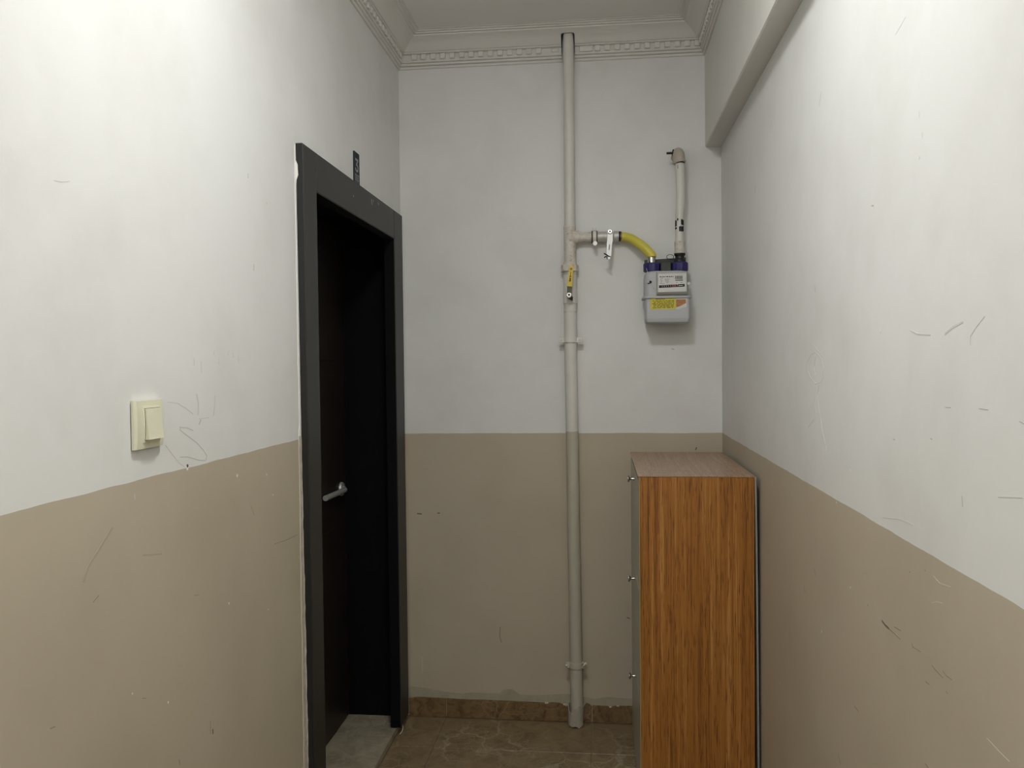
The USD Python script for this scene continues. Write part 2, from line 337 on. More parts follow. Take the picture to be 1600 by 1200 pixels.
MARKS_RIGHT = [
 ('soft', 0.001, [(1.4242, 2.0906), (1.4484, 2.0847), (1.4704, 2.0803)]),
 ('mid', 0.002, [(2.743, 2.097), (2.7545, 2.0734)]),
 ('soft', 0.001, [(1.366, 1.921), (1.3642, 1.9099)]),
 ('soft', 0.0015, [(1.3528, 1.8835), (1.3519, 1.8757)]),
 ('mid', 0.0015, [(1.5972, 1.8158), (1.5804, 1.8134)]),
 ('soft', 0.002, [(1.9427, 2.1347), (1.9611, 2.1092)]),
 ('mid', 0.0015, [(2.0024, 1.7057), (1.9947, 1.6901)]),
 ('soft', 0.003, [(1.2065, 1.5827), (1.2393, 1.5766), (1.2649, 1.5684)]),
 ('soft', 0.002, [(1.3982, 1.5781), (1.371, 1.5717), (1.3198, 1.5686)]),
 ('soft', 0.0014, [(1.1406, 1.5865), (1.1651, 1.5736), (1.1811, 1.5627), (1.1823, 1.5503)]),
 ('mid', 0.0012, [(1.2626, 1.4615), (1.2442, 1.4619)]),
 ('mid', 0.0012, [(1.1548, 1.4656), (1.1293, 1.4654)]),
 ('mid', 0.0014, [(1.048, 1.456), (1.0379, 1.4539)]),
 ('mid', 0.002, [(1.4778, 1.3951), (1.4716, 1.3942)]),
 ('mid', 0.002, [(1.3163, 1.4107), (1.3123, 1.4101)]),
 ('soft', 0.0015, [(2.0305, 1.5716), (1.9818, 1.5557), (1.9336, 1.5395)]),
 ('soft', 0.0015, [(2.001, 1.55), (2.0407, 1.5438), (2.0737, 1.5259), (2.0696, 1.5052), (2.0369, 1.4877), (1.9917, 1.4762)]),
 ('soft', 0.0015, [(2.001, 1.55), (1.9445, 1.5357), (1.9229, 1.5116), (1.9265, 1.4923), (1.9539, 1.4796), (2.0013, 1.4759)]),
 ('soft', 0.0015, [(1.9914, 1.5409), (2.0109, 1.5159), (1.9974, 1.496)]),
 ('soft', 0.0015, [(1.9632, 1.4745), (1.9822, 1.4516), (1.9634, 1.4179), (1.9359, 1.371), (1.9004, 1.3287)]),
 ('soft', 0.0015, [(2.0114, 1.3925), (2.0374, 1.3805), (2.0661, 1.369)]),
 ('soft', 0.0015, [(2.0014, 1.4659), (2.0093, 1.4304), (1.9919, 1.4013)]),
 ('soft', 0.004, [(1.2059, 1.3393), (1.2044, 1.3276)]),
 ('soft', 0.0012, [(1.1005, 1.3565), (1.042, 1.3655)]),
 ('lowdark', 0.004, [(1.5342, 1.0625), (1.5174, 1.0601), (1.4988, 1.06)]),
 ('lowmid', 0.002, [(1.501, 1.0597), (1.4692, 1.0607), (1.4438, 1.0597)]),
 ('lowmid', 0.002, [(1.4724, 1.0715), (1.4418, 1.0748)]),
 ('lowmid', 0.0025, [(1.3909, 1.0698), (1.3863, 1.0654)]),
 ('lowmid', 0.0015, [(1.3863, 1.0665), (1.354, 1.0698)]),
 ('lowmid', 0.002, [(1.3084, 1.0645), (1.2883, 1.0623), (1.2689, 1.0613)]),
 ('lowmid', 0.0018, [(1.2689, 1.0711), (1.2575, 1.0691), (1.2376, 1.0702)]),
 ('lowmid', 0.002, [(1.3331, 1.0303), (1.3197, 1.0312)]),
 ('lowmid', 0.0015, [(1.2574, 1.0449), (1.2514, 1.0442)]),
 ('lowmid', 0.0016, [(2.0129, 1.0373), (1.9914, 1.024)]),
 ('lowmid', 0.0016, [(2.1107, 0.97), (2.1021, 0.9563)]),
 ('lowlight', 0.0016, [(1.3106, 1.1599), (1.293, 1.167), (1.2727, 1.1707)]),
 ('lowmid', 0.002, [(1.696, 0.8398), (1.6699, 0.8397)]),
 ('lowmid', 0.002, [(1.8095, 0.6899), (1.7937, 0.6746)]),
 ('lowlight', 0.0014, [(1.1277, 1.0349), (1.0973, 1.0329), (1.0686, 1.0326)]),
 ('lowlight', 0.0012, [(1.3052, 1.2029), (1.2814, 1.1979), (1.2437, 1.2027)]),
 ('soft', 0.0014, [(1.5292, 1.2502), (1.4447, 1.2625), (1.3874, 1.2647)]),
 ('lowmid', 0.002, [(1.4027, 1.185), (1.3999, 1.1839)]),
 ('lowmid', 0.002, [(1.3384, 1.2043), (1.3359, 1.2029)]),
 ('lowmid', 0.002, [(1.6154, 1.0672), (1.6129, 1.0663)]),
 ('lowmid', 0.002, [(1.334, 0.9005), (1.3239, 0.9001)])]
MARKS_BACK = [
 ('lowdark', 0.005, [(0.3933, 1.1716), (0.3899, 1.1635)]),
 ('lowdark', 0.005, [(-0.7952, 0.8843), (-0.7787, 0.8833)]),
 ('lowdark', 0.005, [(-0.7059, 0.8875), (-0.6989, 0.8876)]),
 ('lowmid', 0.004, [(-0.4395, 0.3979), (-0.4422, 0.3573), (-0.4356, 0.332)]),
 ('lowlight', 0.004, [(-0.7836, 0.255), (-0.7832, 0.1965)]),
 ('light', 0.004, [(0.1544, 2.0844), (0.1567, 2.0817)]),
 ('light', 0.004, [(0.1594, 2.0843), (0.1607, 2.0802)]),
 ('lowdark', 0.004, [(0.1021, 0.4508), (0.1101, 0.4483)]),
 ('mid', 0.004, [(0.2948, 1.5849), (0.3027, 1.5821)]),
 ('lowmid', 0.004, [(0.1074, 0.4509), (0.1128, 0.4456)])]
CHIPS_LEFT = [(1.6211, 1.3225, 0.0055), (1.9321, 1.3699, 0.0035), (1.8548, 1.2746, 0.0035), (2.0259, 1.2536, 0.002), (2.0647, 1.1956, 0.002), (2.0197, 1.342, 0.002), (1.799, 0.9876, 0.003), (1.4043, 0.9377, 0.002), (1.5268, 0.8711, 0.0025), (2.0207, 0.9078, 0.0015)]
CHIPS_RIGHT = [(1.5863, 1.812, 0.003), (1.3655, 1.848, 0.0025), (1.5455, 1.5844, 0.0045), (1.7252, 1.3086, 0.002), (2.3921, 0.6134, 0.0015), (1.723, 1.0711, 0.0018), (1.9428, 0.9091, 0.0025), (1.8233, 1.2271, 0.002)]


# ------------------------------------------------------------------ the setting
floor = thing('floor', 'brown veined marble tile floor of the narrow hallway', None, kind='structure')
part(floor, 'grout_bed', box(-1.2, 0.75, YR - 0.2, D + 0.2, -0.12, -0.004), GROUT, smooth=False)
xs = [XL + 0.0005, -0.678, -0.0485, XR - 0.0005]
ys = [D - 0.0105, 3.207, 2.579, 1.951, 1.323, 0.695, 0.067, -0.561, -1.189, YR + 0.001]
g = 0.0013
for a, b in zip(xs[:-1], xs[1:]):
    for d, c in zip(ys[:-1], ys[1:]):
        part(floor, 'tile', box(a + g, b - g, c + g, d - g, -0.010, 0.0, 0.0012), FLOOR, smooth=False)

# left wall with the door opening
wl = thing('wall_left', 'white and greige painted left wall with the dark entrance door in it', None, kind='structure')
body = mani(box(XL - 0.30, XL, YR, D, 0.0, ZC)) - mani(box(XL - 0.35, XL + 0.05, 2.2920, 3.428, -0.05, 2.12))
part(wl, 'wall_surface', body, W_LEFT, smooth=False)
wb = thing('wall_back', 'end wall of the hallway behind the gas pipe, white over greige', None, kind='structure')
part(wb, 'wall_surface', box(XL - 0.30, XR + 0.25, D, D + 0.2, 0.0, ZC), W_BACK, smooth=False)
wr = thing('wall_right', 'white and greige painted right wall beside the wooden cabinet', None, kind='structure')
part(wr, 'wall_surface', box(XR, XR + 0.25, YR, D, 0.0, ZC), W_BACK, smooth=False)
top('wall_rear', box(XL - 0.30, XR + 0.25, YR - 0.2, YR, 0.0, ZC), W_BACK, 'plain painted wall closing the hallway behind the viewer', None, 'structure', smooth=False)
top('ceiling', box(XL - 0.30, XR + 0.25, YR - 0.2, D + 0.2, ZC, ZC + 0.12), CEIL, 'flat white ceiling panel framed by the moulded cornice', None, 'structure', smooth=False)
# shallow beam along the top of the right wall, its lower edge a little uneven
bm = []
for y in np.linspace(YR, D, 41):
    w = (meshkit.noise(np.array([y * 3.0, 0.3, 0.7])) - 0.5) * 0.004 * (y < D - 0.01)
    w2 = (meshkit.noise(np.array([y * 4.0, 5.3, 1.7])) - 0.5) * 0.003 * (y < D - 0.01)
    bm.append(np.array([[XB + w, y, ZC], [XB + w, y, ZBEAM + 0.004 + w2], [XB + w + 0.004, y, ZBEAM + w2], [XR, y, ZBEAM + w2], [XR, y, ZC]]))
top('beam', loft(bm), BEAM, 'shallow plastered ceiling beam running along the top of the right wall', None, 'structure', smooth=25)

# moulded cornice: (distance from the wall, height) of its profile
PROFILE = [(0, 2.7895), (0.006, 2.7895), (0.0085, 2.7925), (0.0085, 2.799), (0.005, 2.8005), (0.0135, 2.8020), (0.0155, 2.8045), (0.0155, 2.810), (0.012, 2.8115),
           (0.020, 2.8130), (0.0215, 2.815), (0.0215, 2.8195), (0.0185, 2.8210), (0.0185, 2.8440), (0.031, 2.8455), (0.0335, 2.8475), (0.0335, 2.8505),
           (0.0310, 2.8518), (0.0355, 2.8530), (0.038, 2.8555)]
PROFILE += [(0.0385 + 0.0490 * q, 2.8560 + 0.0400 * q + 0.0055 * math.sin(math.pi * q)) for q in np.linspace(0.05, 1, 9)]
PROFILE += [(0.0885, 2.8965), (0.0885, 2.9025), (0.0985, 2.9035), (0.0985, 2.9085), (0.1085, 2.9092), (0.1085, 2.9130), (0.118, 2.9135), (0.120, ZC), (0, ZC)]
PROFILE = np.array(PROFILE)
def cornice(fn):
    cap = trimesh.creation.triangulate_polygon(Polygon(PROFILE), engine='earcut')
    n = len(PROFILE)
    V = np.vstack([fn(PROFILE, 0), fn(PROFILE, 1)])
    key = {tuple(np.round(p, 6)): i for i, p in enumerate(PROFILE)}
    tri = np.array([[key[tuple(np.round(cap[0][i], 6))] for i in t] for t in cap[1]])
    F = [*map(tuple, tri), *map(tuple, tri[:, ::-1] + n)]
    for i in range(n):
        j = (i + 1) % n
        F += [(i, j + n, j), (i, i + n, j + n)]
    m = trimesh.Trimesh(V, F, process=False); trimesh.repair.fix_normals(m)
    return m
def dentil(d0=0.0175, d1=0.0285, w=0.0225, z0=2.8222, z1=2.8445):
    return np.array([d0, d1]), w, z0, z1
(dd, dw, dz0, dz1) = dentil()
PX, PY = -0.1245, 3.4560
back = mani(cornice(lambda p, e: np.stack([XB - p[:, 0] if e else XL + p[:, 0], D - p[:, 0], p[:, 1]], 1)))
HOLE = rrect(PX - 0.0285, PX + 0.0250, PY - 0.0265, D + 0.01, 0.008)
hole = mani(plate(HOLE, 0.3, 'up', 2.75)) + mani(trimesh.creation.icosphere(2, 0.0095).apply_translation([PX - 0.0282, PY - 0.020, 2.846]))
lining = back ^ mani(plate(HOLE.buffer(0.0014).difference(HOLE.buffer(-0.0006)), 0.094, 'up', 2.82))  # thin black lining painted in for the shade inside the hole
t1 = thing('trim_1', 'white plaster cornice with dentils along the end wall, pierced by the pipe', None, kind='structure')
part(t1, 'moulding', back - hole, GYPSUM, smooth=28)
part(t1, 'hole_rim', lining, BLACK, 'black rim put in for the shade of the hole round the pipe', smooth=False)
k = 0
x = XL + 0.075
while x < XB - 0.03:
    if not (-0.214 < x < -0.016):
        part(t1, 'dentil', box(x - dw / 2, x + dw / 2, D - dd[1], D - dd[0], dz0, dz1, 0.002), GYPSUM, smooth=False)
    x += 0.0407
part(t1, 'patch', box(PX + 0.045, PX + 0.100, D - 0.0265, D - 0.0175, 2.8222, 2.8445, 0.002), GYPSUM, smooth=False)
part(t1, 'patch', box(PX - 0.072, PX - 0.040, D - 0.0245, D - 0.0175, 2.8265, 2.8410, 0.003), GYPSUM, smooth=False)
for nm, lab, X, s in (('trim_2', 'white plaster cornice with dentils along the top of the left wall', XL, 1), ('trim_3', 'white plaster cornice with dentils along the beam on the right', XB, -1)):
    t = thing(nm, lab, None, kind='structure')
    part(t, 'moulding', cornice(lambda p, e: np.stack([X + s * p[:, 0], np.where(e, D - p[:, 0], YR), p[:, 1]], 1)), GYPSUM, smooth=28)
    y = D - 0.052; rest = []
    while y > YR + 0.05:
        b = box(X + s * dd[0], X + s * dd[1], y - dw / 2, y + dw / 2, dz0, dz1, 0.002)
        if y > 2.45: part(t, 'dentil', b, GYPSUM, smooth=False)
        else: rest.append(b)
        y -= 0.0407
    part(t, 'dentil_row', cat_(*rest), GYPSUM, kind='stuff', smooth=False)

# skirting tiles with a chipped upper edge, and the cement smeared above them
bb = thing('baseboard_back', 'low brown marble skirting along the foot of the end wall', None, kind='structure')
def skirt(pts):
    x0, x1 = pts[0][0], pts[-1][0]
    return plate(Polygon([(x0, 0.0005), (x1, 0.0005)] + pts[::-1]), 0.0095, 'back', D - 0.0005)
part(bb, 'tile', skirt([(XL + 0.012, 0.0775), (-0.806, 0.0839), (-0.68, 0.0817)]), SKIRT, smooth=False)
part(bb, 'tile', skirt([(-0.6765, 0.0815), (-0.6204, 0.0799), (-0.5522, 0.0798), (-0.4166, 0.0786), (-0.3156, 0.0774), (-0.242, 0.0755), (-0.232, 0.0785), (-0.2152, 0.0798), (-0.1886, 0.0787), (-0.168, 0.072), (-0.1521, 0.0662), (-0.1505, 0.003), (-0.0835, 0.003), (-0.0830, 0.0685), (-0.0724, 0.0817), (-0.0575, 0.0765), (-0.0503, 0.068)]), SKIRT, smooth=False)
part(bb, 'tile', skirt([(-0.0467, 0.0735), (-0.0394, 0.0728), (0.0166, 0.072), (0.0264, 0.0684), (0.0494, 0.0742), (0.1182, 0.0756), (0.30, 0.076), (XR - 0.001, 0.0765)]), SKIRT, smooth=False)
sm = [(-0.8423, 0.1288), (-0.7731, 0.1242), (-0.6905, 0.1097), (-0.6082, 0.1022), (-0.567, 0.109), (-0.4445, 0.1089), (-0.4308, 0.125), (-0.3901, 0.1297), (-0.3566, 0.1071), (-0.2826, 0.1062), (-0.1554, 0.1171), (-0.0757, 0.1063), (-0.0426, 0.0974), (0.0169, 0.1094), (0.1155, 0.106), (0.49, 0.104)]
part(bb, 'cement_smear', plate(Polygon([(-0.8423, 0.079), (-0.5, 0.0802), (-0.24, 0.077), (-0.06, 0.066), (0.49, 0.0735)] + sm[::-1]), 0.0022, 'back', D), SMEARM, 'dull olive band of smeared cement above the tiles', smooth=False)
for q in ((-0.243, 0.0775, 0.006), (-0.163, 0.0735, 0.007), (-0.1575, 0.070, 0.005), (0.0285, 0.069, 0.004), (0.060, 0.0745, 0.004)):
    part(bb, 'chipped_edge', plate(Polygon([(q[0] + q[2] * math.cos(a) * 1.4, q[1] + 0.45 * q[2] * math.sin(a) * (1 + 0.3 * math.sin(3 * a))) for a in np.linspace(0, 5.8, 9)]), 0.0109, 'back', D), MK['lowlight'], 'pale broken edge of the tile', smooth=False)

# scuffs, pencil lines and knocked-off flecks on the walls
for par, plane, at, marks, chips in ((wl, 'left', XL, MARKS_LEFT, CHIPS_LEFT), (wr, 'right', XR, MARKS_RIGHT, CHIPS_RIGHT), (wb, 'back', D, MARKS_BACK, ())):
    for mat, wd, pts in marks:
        nm = {'pencil': 'pencil_line', 'red': 'crayon_line'}.get(mat, 'scuff_mark')
        part(par, nm, plate(LineString(pts).buffer(wd / 2, quad_segs=3), 0.0003, plane, at), MK[mat], smooth=False)
    for i, (y, z, r) in enumerate(chips):
        poly = Polygon([(y + r * 0.9 * math.cos(a) * (1 + 0.25 * math.sin(3 * a + i)), z + r * 1.15 * math.sin(a) * (1 + 0.2 * math.cos(2 * a + i))) for a in np.linspace(0, 5.9, 11)])
        c = part(par, 'plaster_chip', plate(poly, 0.0005, plane, at), PLASTER_W, smooth=False)
        if r > 0.005 or (plane == 'right' and i == 0):
            part(c, 'drill_hole', plate(Point(y + 0.0005, z + r * 0.75).buffer(r * (0.62 if r > 0.005 else 0.4)), 0.0008, plane, at), MK['dark'], smooth=False)

# ------------------------------------------------------------------ entrance door in the left wall
door = thing('door_1', 'dark grey framed entrance door standing deep in the left wall', None, (XL, (Y0 + Y1) / 2, 0), kind='structure')
def stile(y0, y1, z0, z1):
    return box(XL - 0.004, XF, y0, y1, z0, z1, 0.0035)
def lean(m):
    """the near stile tapers a little towards the floor: its outer edge steps in"""
    v, f = arr(m); k = v[:, 1] < Y0 + 0.03
    v[k, 1] += 0.019 * (1 - v[k, 2] / ZO)
    return trimesh.Trimesh(v, f, process=False)
part(door, 'casing', lean(stile(Y0, YI0, 0.035, ZO)), DOOR_STEEL)
part(door, 'casing', stile(YI1, Y1, 0.035, ZO), DOOR_STEEL)
part(door, 'casing', stile(YI0 - 0.001, YI1 + 0.001, ZI, ZO), DOOR_STEEL)
part(door, 'casing_return', cat_(box(XL - 0.02, XL - 0.004, 2.303, YI0 - 0.004, 0.036, 2.11), box(XL - 0.02, XL - 0.004, YI1 + 0.004, 3.42, 0.036, 2.11), box(XL - 0.02, XL - 0.004, YI0, YI1, ZI + 0.004, 2.11)), JAMB, smooth=False)
part(door, 'casing_edge', lean(box(XL + 0.0005, XF - 0.0030, Y0 - 0.0008, Y0 + 0.002, 0.036, ZO - 0.003)), EDGE_STEEL, 'darker outer edge of the frame', smooth=False)
part(door, 'rebate_lining', box(XL - 0.02, XF - 0.0028, YI1 - 0.0008, YI1 + 0.003, 0.036, ZI), JAMB, smooth=False)
part(door, 'rebate_lining', box(XL - 0.02, XF - 0.0028, YI0 + 0.001, YI1 - 0.001, ZI - 0.0008, ZI + 0.003), JAMB, smooth=False)
part(door, 'jamb', box(XLEAF - 0.06, XL - 0.021, 2.2925, 2.302, 0.03, 2.118), JAMB, smooth=False)
part(door, 'jamb', box(XLEAF - 0.06, XL - 0.021, 3.4155, 3.4275, 0.03, 2.118), JAMB, smooth=False)
part(door, 'jamb', box(XLEAF - 0.06, XL - 0.021, 2.3025, 3.415, 2.106, 2.118), JAMB, smooth=False)
leaf = part(door, 'leaf', box(XLEAF - 0.05, XLEAF, 2.304, 3.4145, 0.034, 2.105, 0.002), DOOR_LEAF, 'dark brown door leaf')
for z0, z1 in ((0.16, 0.87), (0.925, 1.49), (1.55, 1.98)):
    part(leaf, 'panel', box(XLEAF - 0.002, XLEAF + 0.004, 2.42, 3.27, z0, z1, 0.0028), DOOR_LEAF, smooth=False)
hd = part(door, 'handle', cat_(lathe([(0, 0), (0.0295, 0), (0.0295, 0.004), (0.026, 0.009), (0.013, 0.0105), (0.0115, 0.014), (0.0115, 0.018), (0, 0.018)], 'x', (XLEAF, 3.345, 1.013)),
          tube([(XLEAF + 0.010, 3.342, 1.012), (XLEAF + 0.018, 3.335, 1.012), (XLEAF + 0.0215, 3.318, 1.012), (XLEAF + 0.022, 3.28, 1.0125), (XLEAF + 0.022, 3.18, 1.0145), (XLEAF + 0.022, 3.085, 1.0165)], 0.0112, 20, 40)), SATIN, 'round steel rose with a lever handle')
thr = part(door, 'threshold', box(XLEAF - 0.05, XL + 0.001, 2.294, 3.4265, 0.0005, 0.030, 0.0015), SILL, 'grey veined marble door sill', smooth=False)
# ragged filler between wall and casing, and the flecks of plaster on the frame
rng = np.random.default_rng(5)
zz = np.linspace(0.0, 2.156, 150)
rag = meshkit.fbm(np.stack([zz * 38, zz * 0, zz * 0], 1), 3, 4) - 0.5
rag2 = meshkit.fbm(np.stack([zz * 24, zz * 0 + 7, zz * 0], 1), 3, 9) - 0.5
over = np.interp(zz, [0, 0.9, 1.33, 1.36, 2.03, 2.055, 2.06, 2.10, 2.105, 2.156], [0.0045, 0.0030, 0.0025, 0.0012, 0.0012, 0.0025, 0.0085, 0.0070, 0.0012, 0.0006])
over = np.maximum(over + rag * 0.005 * np.interp(zz, [0, 1.33, 2.16], [1, 0.6, 0.3]), 0.0004)
side = np.interp(zz, [0, 0.4, 0.9, 1.33, 1.36, 1.9, 2.1, 2.156], [0.033, 0.029, 0.023, 0.019, 0.0125, 0.0100, 0.0075, 0.0050]) + rag2 * 0.006
def filler(sel):
    z = zz[sel]
    a = plate(Polygon([*zip(XL + over[sel], z), (XL - 0.002, z[-1]), (XL - 0.002, z[0])]), 0.0030, 'back', Y0 - 0.0009)
    b = plate(Polygon([*zip(Y0 - side[sel], z), (Y0 - 0.0009, z[-1]), (Y0 - 0.0009, z[0])]), 0.0022, 'left', XL - 0.0004)
    return lean(mani(a) + mani(b))
part(door, 'filler_bead', filler(zz > 1.33), PLASTER_W, 'ragged white filler down the edge of the frame', smooth=False)
part(door, 'filler_bead', filler(zz < 1.345), PLASTER_G, 'ragged grimy filler down the lower edge of the frame', smooth=False)
lz = zz[zz < 1.33]
part(door, 'filler_bead', lean(tube(np.stack([lz * 0 + XL + 0.0008, Y0 - side[zz < 1.33] - 0.0006, lz], 1)[::2], 0.0014, 8)), MK['lowlight'], 'pale crack line beside the filler')
for y, z, w in ((2.9625, 2.136, 0.009), (2.985, 2.138, 0.005), (2.968, 2.125, 0.006), (3.055, 2.142, 0.008), (2.74, 2.105, 0.003)):
    part(door, 'plaster_fleck', plate(LineString([(y, z), (y + 0.004, z - w)]).buffer(0.0013, quad_segs=2), 0.0006, 'left', XF), MK['mid'], smooth=False)
part(door, 'filler_bead', tube([(XL + 0.012, 3.352, 0.030), (XL + 0.018, 3.342, 0.020), (XL + 0.020, 3.325, 0.008), (XL + 0.014, 3.305, 0.003)], 0.0022, 8, 14), PLASTER_G, 'pale dab of filler at the foot of the frame')

# ------------------------------------------------------------------ on the left wall
sw = thing('light_switch', 'ivory plastic light switch with one broad rocker on the left wall', 'light switch', (XL, 1.4665, 1.425))
y0, y1, z0, z1 = 1.4172, 1.5155, 1.3805, 1.4700
def bowed(y0, y1, z0, z1, x0, edge, mid, n=13, r=0.004):
    """a cushion whose front bows out towards the middle in z"""
    rings = []
    for i, t in enumerate(np.linspace(0, 1, n)):
        z = z0 + (z1 - z0) * t
        h = edge + (mid - edge) * (1 - (2 * t - 1) ** 2)
        h2 = max(h - r * 0.45, 0.001)
        rings.append(np.array([[x0, y0, z], [x0, y1, z], [x0 + h2 * 0.6, y1, z], [x0 + h2, y1 - r * 0.4, z], [x0 + h, y1 - r, z], [x0 + h, y0 + r, z], [x0 + h2, y0 + r * 0.4, z], [x0 + h2 * 0.6, y0, z]]))
    return loft(rings)
part(sw, 'back_box', box(XL, XL + 0.003, y0 + 0.004, y1 - 0.004, z0 + 0.004, z1 - 0.004), BLACK, smooth=False)
part(sw, 'cover_plate', bowed(y0, y1, z0, z1, XL + 0.002, 0.0075, 0.0095), IVORY, smooth=25)
part(sw, 'inner_frame', bowed(y0 + 0.022, y1 - 0.0165, z0 + 0.0115, z1 - 0.0115, XL + 0.008, 0.0040, 0.0058, r=0.0015), IVORY, smooth=25)
part(sw, 'gap', bowed(y0 + 0.0262, y1 - 0.0178, z0 + 0.0150, z1 - 0.0145, XL + 0.008, 0.0046, 0.0064, r=0.0005), GAPB, smooth=False)
rk = [np.array([[XL + 0.009, a, z], [XL + 0.009, b, z], [XL + h, b, z], [XL + h, a, z]]) for z, h in zip(np.linspace(z0 + 0.0165, z1 - 0.0155, 11), 0.0205 - 0.0050 * np.linspace(0, 1, 11) ** 0.8) for a, b in [(y0 + 0.0275, y1 - 0.0185)]]
part(sw, 'rocker', loft(rk), IVORY2, smooth=20)

pl = thing('door_number_plate', 'small dark blue number plate reading 3 just above the door frame', 'sign', (XL, 2.8503, 2.22))
part(pl, 'plate', plate(rrect(2.8175, 2.8840, 2.1660, 2.2790, 0.006), 0.003, 'left', XL), NAVY, smooth=False)
part(pl, 'numeral', text('3', 0.044, 'left', XL + 0.003, 2.8515, 2.2115, bold=True, sx=1.15), PRINT, 'pale numeral 3', smooth=False)
part(pl, 'printed_band', plate(sbox(2.823, 2.1725, 2.879, 2.2040), 0.0004, 'left', XL + 0.003), PRINT2, 'dull grey band of small print', smooth=False)
for z, a, b in ((2.198, 2.829, 2.872), (2.190, 2.832, 2.868), (2.182, 2.829, 2.874)):
    part(pl, 'print_line', plate(sbox(a, z - 0.0013, b, z + 0.0013), 0.0007, 'left', XL + 0.003), PRINT, smooth=False)

# ------------------------------------------------------------------ gas pipe on the end wall
BZ = 2.0515
gp = thing('gas_pipe', 'cream painted vertical gas pipe with a side branch and two valves on the end wall', 'pipe', (-0.118, PY, 0.0))
part(gp, 'upper_pipe', tube([(-0.1245, PY, 2.912), (-0.1245, PY, 2.45), (-0.1250, PY, 2.09)], 0.0218, 32), PIPE)
part(gp, 'tee', cat_(lathe([(0, 1.936), (0.0262, 1.936), (0.0268, 1.939), (0.0262, 1.952), (0.0248, 1.956), (0.0246, 2.085), (0.0258, 2.087), (0.0258, 2.097), (0.0235, 2.099), (0, 2.099)], 'z', (-0.1253, PY, 0), 36),
     lathe([(0, 0), (0.030, 0.0), (0.0285, 0.022), (0.0232, 0.034), (0.0212, 0.041), (0.0212, 0.046), (0, 0.046)], 'x', (-0.1253, PY, BZ), 36)), WORN, 'worn blotchy tee fitting')
part(gp, 'branch_pipe', cyl(0.0198, -0.080, 0.002, 'x', (0, PY, BZ)), WORN)
part(gp, 'union_nut', cat_(cyl(0.0370, 1.909, 1.939, 'z', (-0.1262, PY, 0), 8, 0.003), cyl(0.0268, 1.899, 1.912, 'z', (-0.1258, PY, 0))), WORN, 'broad flat-sided union nut')
vb = part(gp, 'ball_valve', lathe([(0, 1.742), (0.0252, 1.742), (0.0255, 1.775), (0.0262, 1.7765), (0.0290, 1.778), (0.0292, 1.822), (0.0272, 1.838), (0.0266, 1.850), (0.0280, 1.872), (0.0272, 1.890), (0.0245, 1.905), (0, 1.912)], 'z', (-0.1258, PY, 0), 36), PIPE, 'ball valve body in the riser')
def slant(a, b, w0, w1, y, t):
    a, b = np.array(a), np.array(b); d = b - a; d /= np.linalg.norm(d); nrm = np.array([-d[1], d[0]])
    p = Polygon([a - nrm * w0, a + nrm * w0, b + nrm * w1, b - nrm * w1]).buffer(-0.002).buffer(0.002, quad_segs=4)
    return plate(p, t, 'back', y)
lv = part(gp, 'yellow_lever', slant((-0.1250, 1.8415), (-0.1168, 1.9262), 0.0102, 0.0082, 3.3800, 0.0065), LEVERY, 'yellow lever handle lying up along the pipe', smooth=False)
yl = 3.3735
for nm, poly in (('print_mark', Point(-0.1178, 1.9125).buffer(0.0042).difference(Point(-0.1178, 1.9125).buffer(0.0018))), ('print_mark', LineString([(-0.1192, 1.900), (-0.1208, 1.884)]).buffer(0.0012)),
                 ('print_mark', Polygon([(-0.1262, 1.8795), (-0.1158, 1.8805), (-0.1195, 1.8855), (-0.1222, 1.8855)])), ('print_mark', LineString([(-0.1218, 1.8745), (-0.1228, 1.8640)]).buffer(0.0030)),
                 ('print_mark', LineString([(-0.1265, 1.8655), (-0.1190, 1.8668)]).buffer(0.0010))):
    part(lv, nm, plate(poly, 0.0003, 'back', yl), BROWNINK, smooth=False)
part(gp, 'lever_neck', cat_(slant((-0.1258, 1.8000), (-0.1250, 1.8445), 0.0100, 0.0100, 3.3825, 0.003), box(-0.1350, -0.1150, 3.3795, 3.4080, 1.7990, 1.8080, 0.001)), OLIVE, 'dark olive neck of the lever', smooth=False)
part(gp, 'valve_stem', cat_(cyl(0.0120, 3.377, 3.412, 'y', (-0.1272, 0, 1.8075), 24, 0.002), cyl(0.0095, 3.3725, 3.377, 'y', (-0.1272, 0, 1.8075), 6, 0.001)), CHROME, 'bright nut holding the lever')
part(gp, 'stem_hole', cyl(0.0045, 3.3720, 3.3735, 'y', (-0.1272, 0, 1.8075), 16), INK)
part(gp, 'stop_lug', plate(Polygon([(-0.1380, 1.7990), (-0.1300, 1.7945), (-0.1190, 1.7865), (-0.1135, 1.7875), (-0.1125, 1.8020)]), 0.006, 'back', 3.4120), DARKMETAL, 'dark stop under the lever', smooth=False)
part(gp, 'lower_pipe', tube([(-0.1258, PY, 1.748), (-0.1260, PY, 1.55), (-0.1225, PY, 1.244)], 0.0258, 32), PIPE)
part(gp, 'lower_pipe', tube([(-0.1225, PY, 1.2445), (-0.1195, PY, 0.80), (-0.1138, PY, 0.25), (-0.1115, PY, 0.004)], [0.0259, 0.0262, 0.0264, 0.0262], 32), PIPE_LOW, 'greige painted lower length of pipe')
part(gp, 'pipe_collar', ring(0.0255, 0.0268, 1.739, 1.746, 'z', (-0.1258, PY, 0)), WORN)
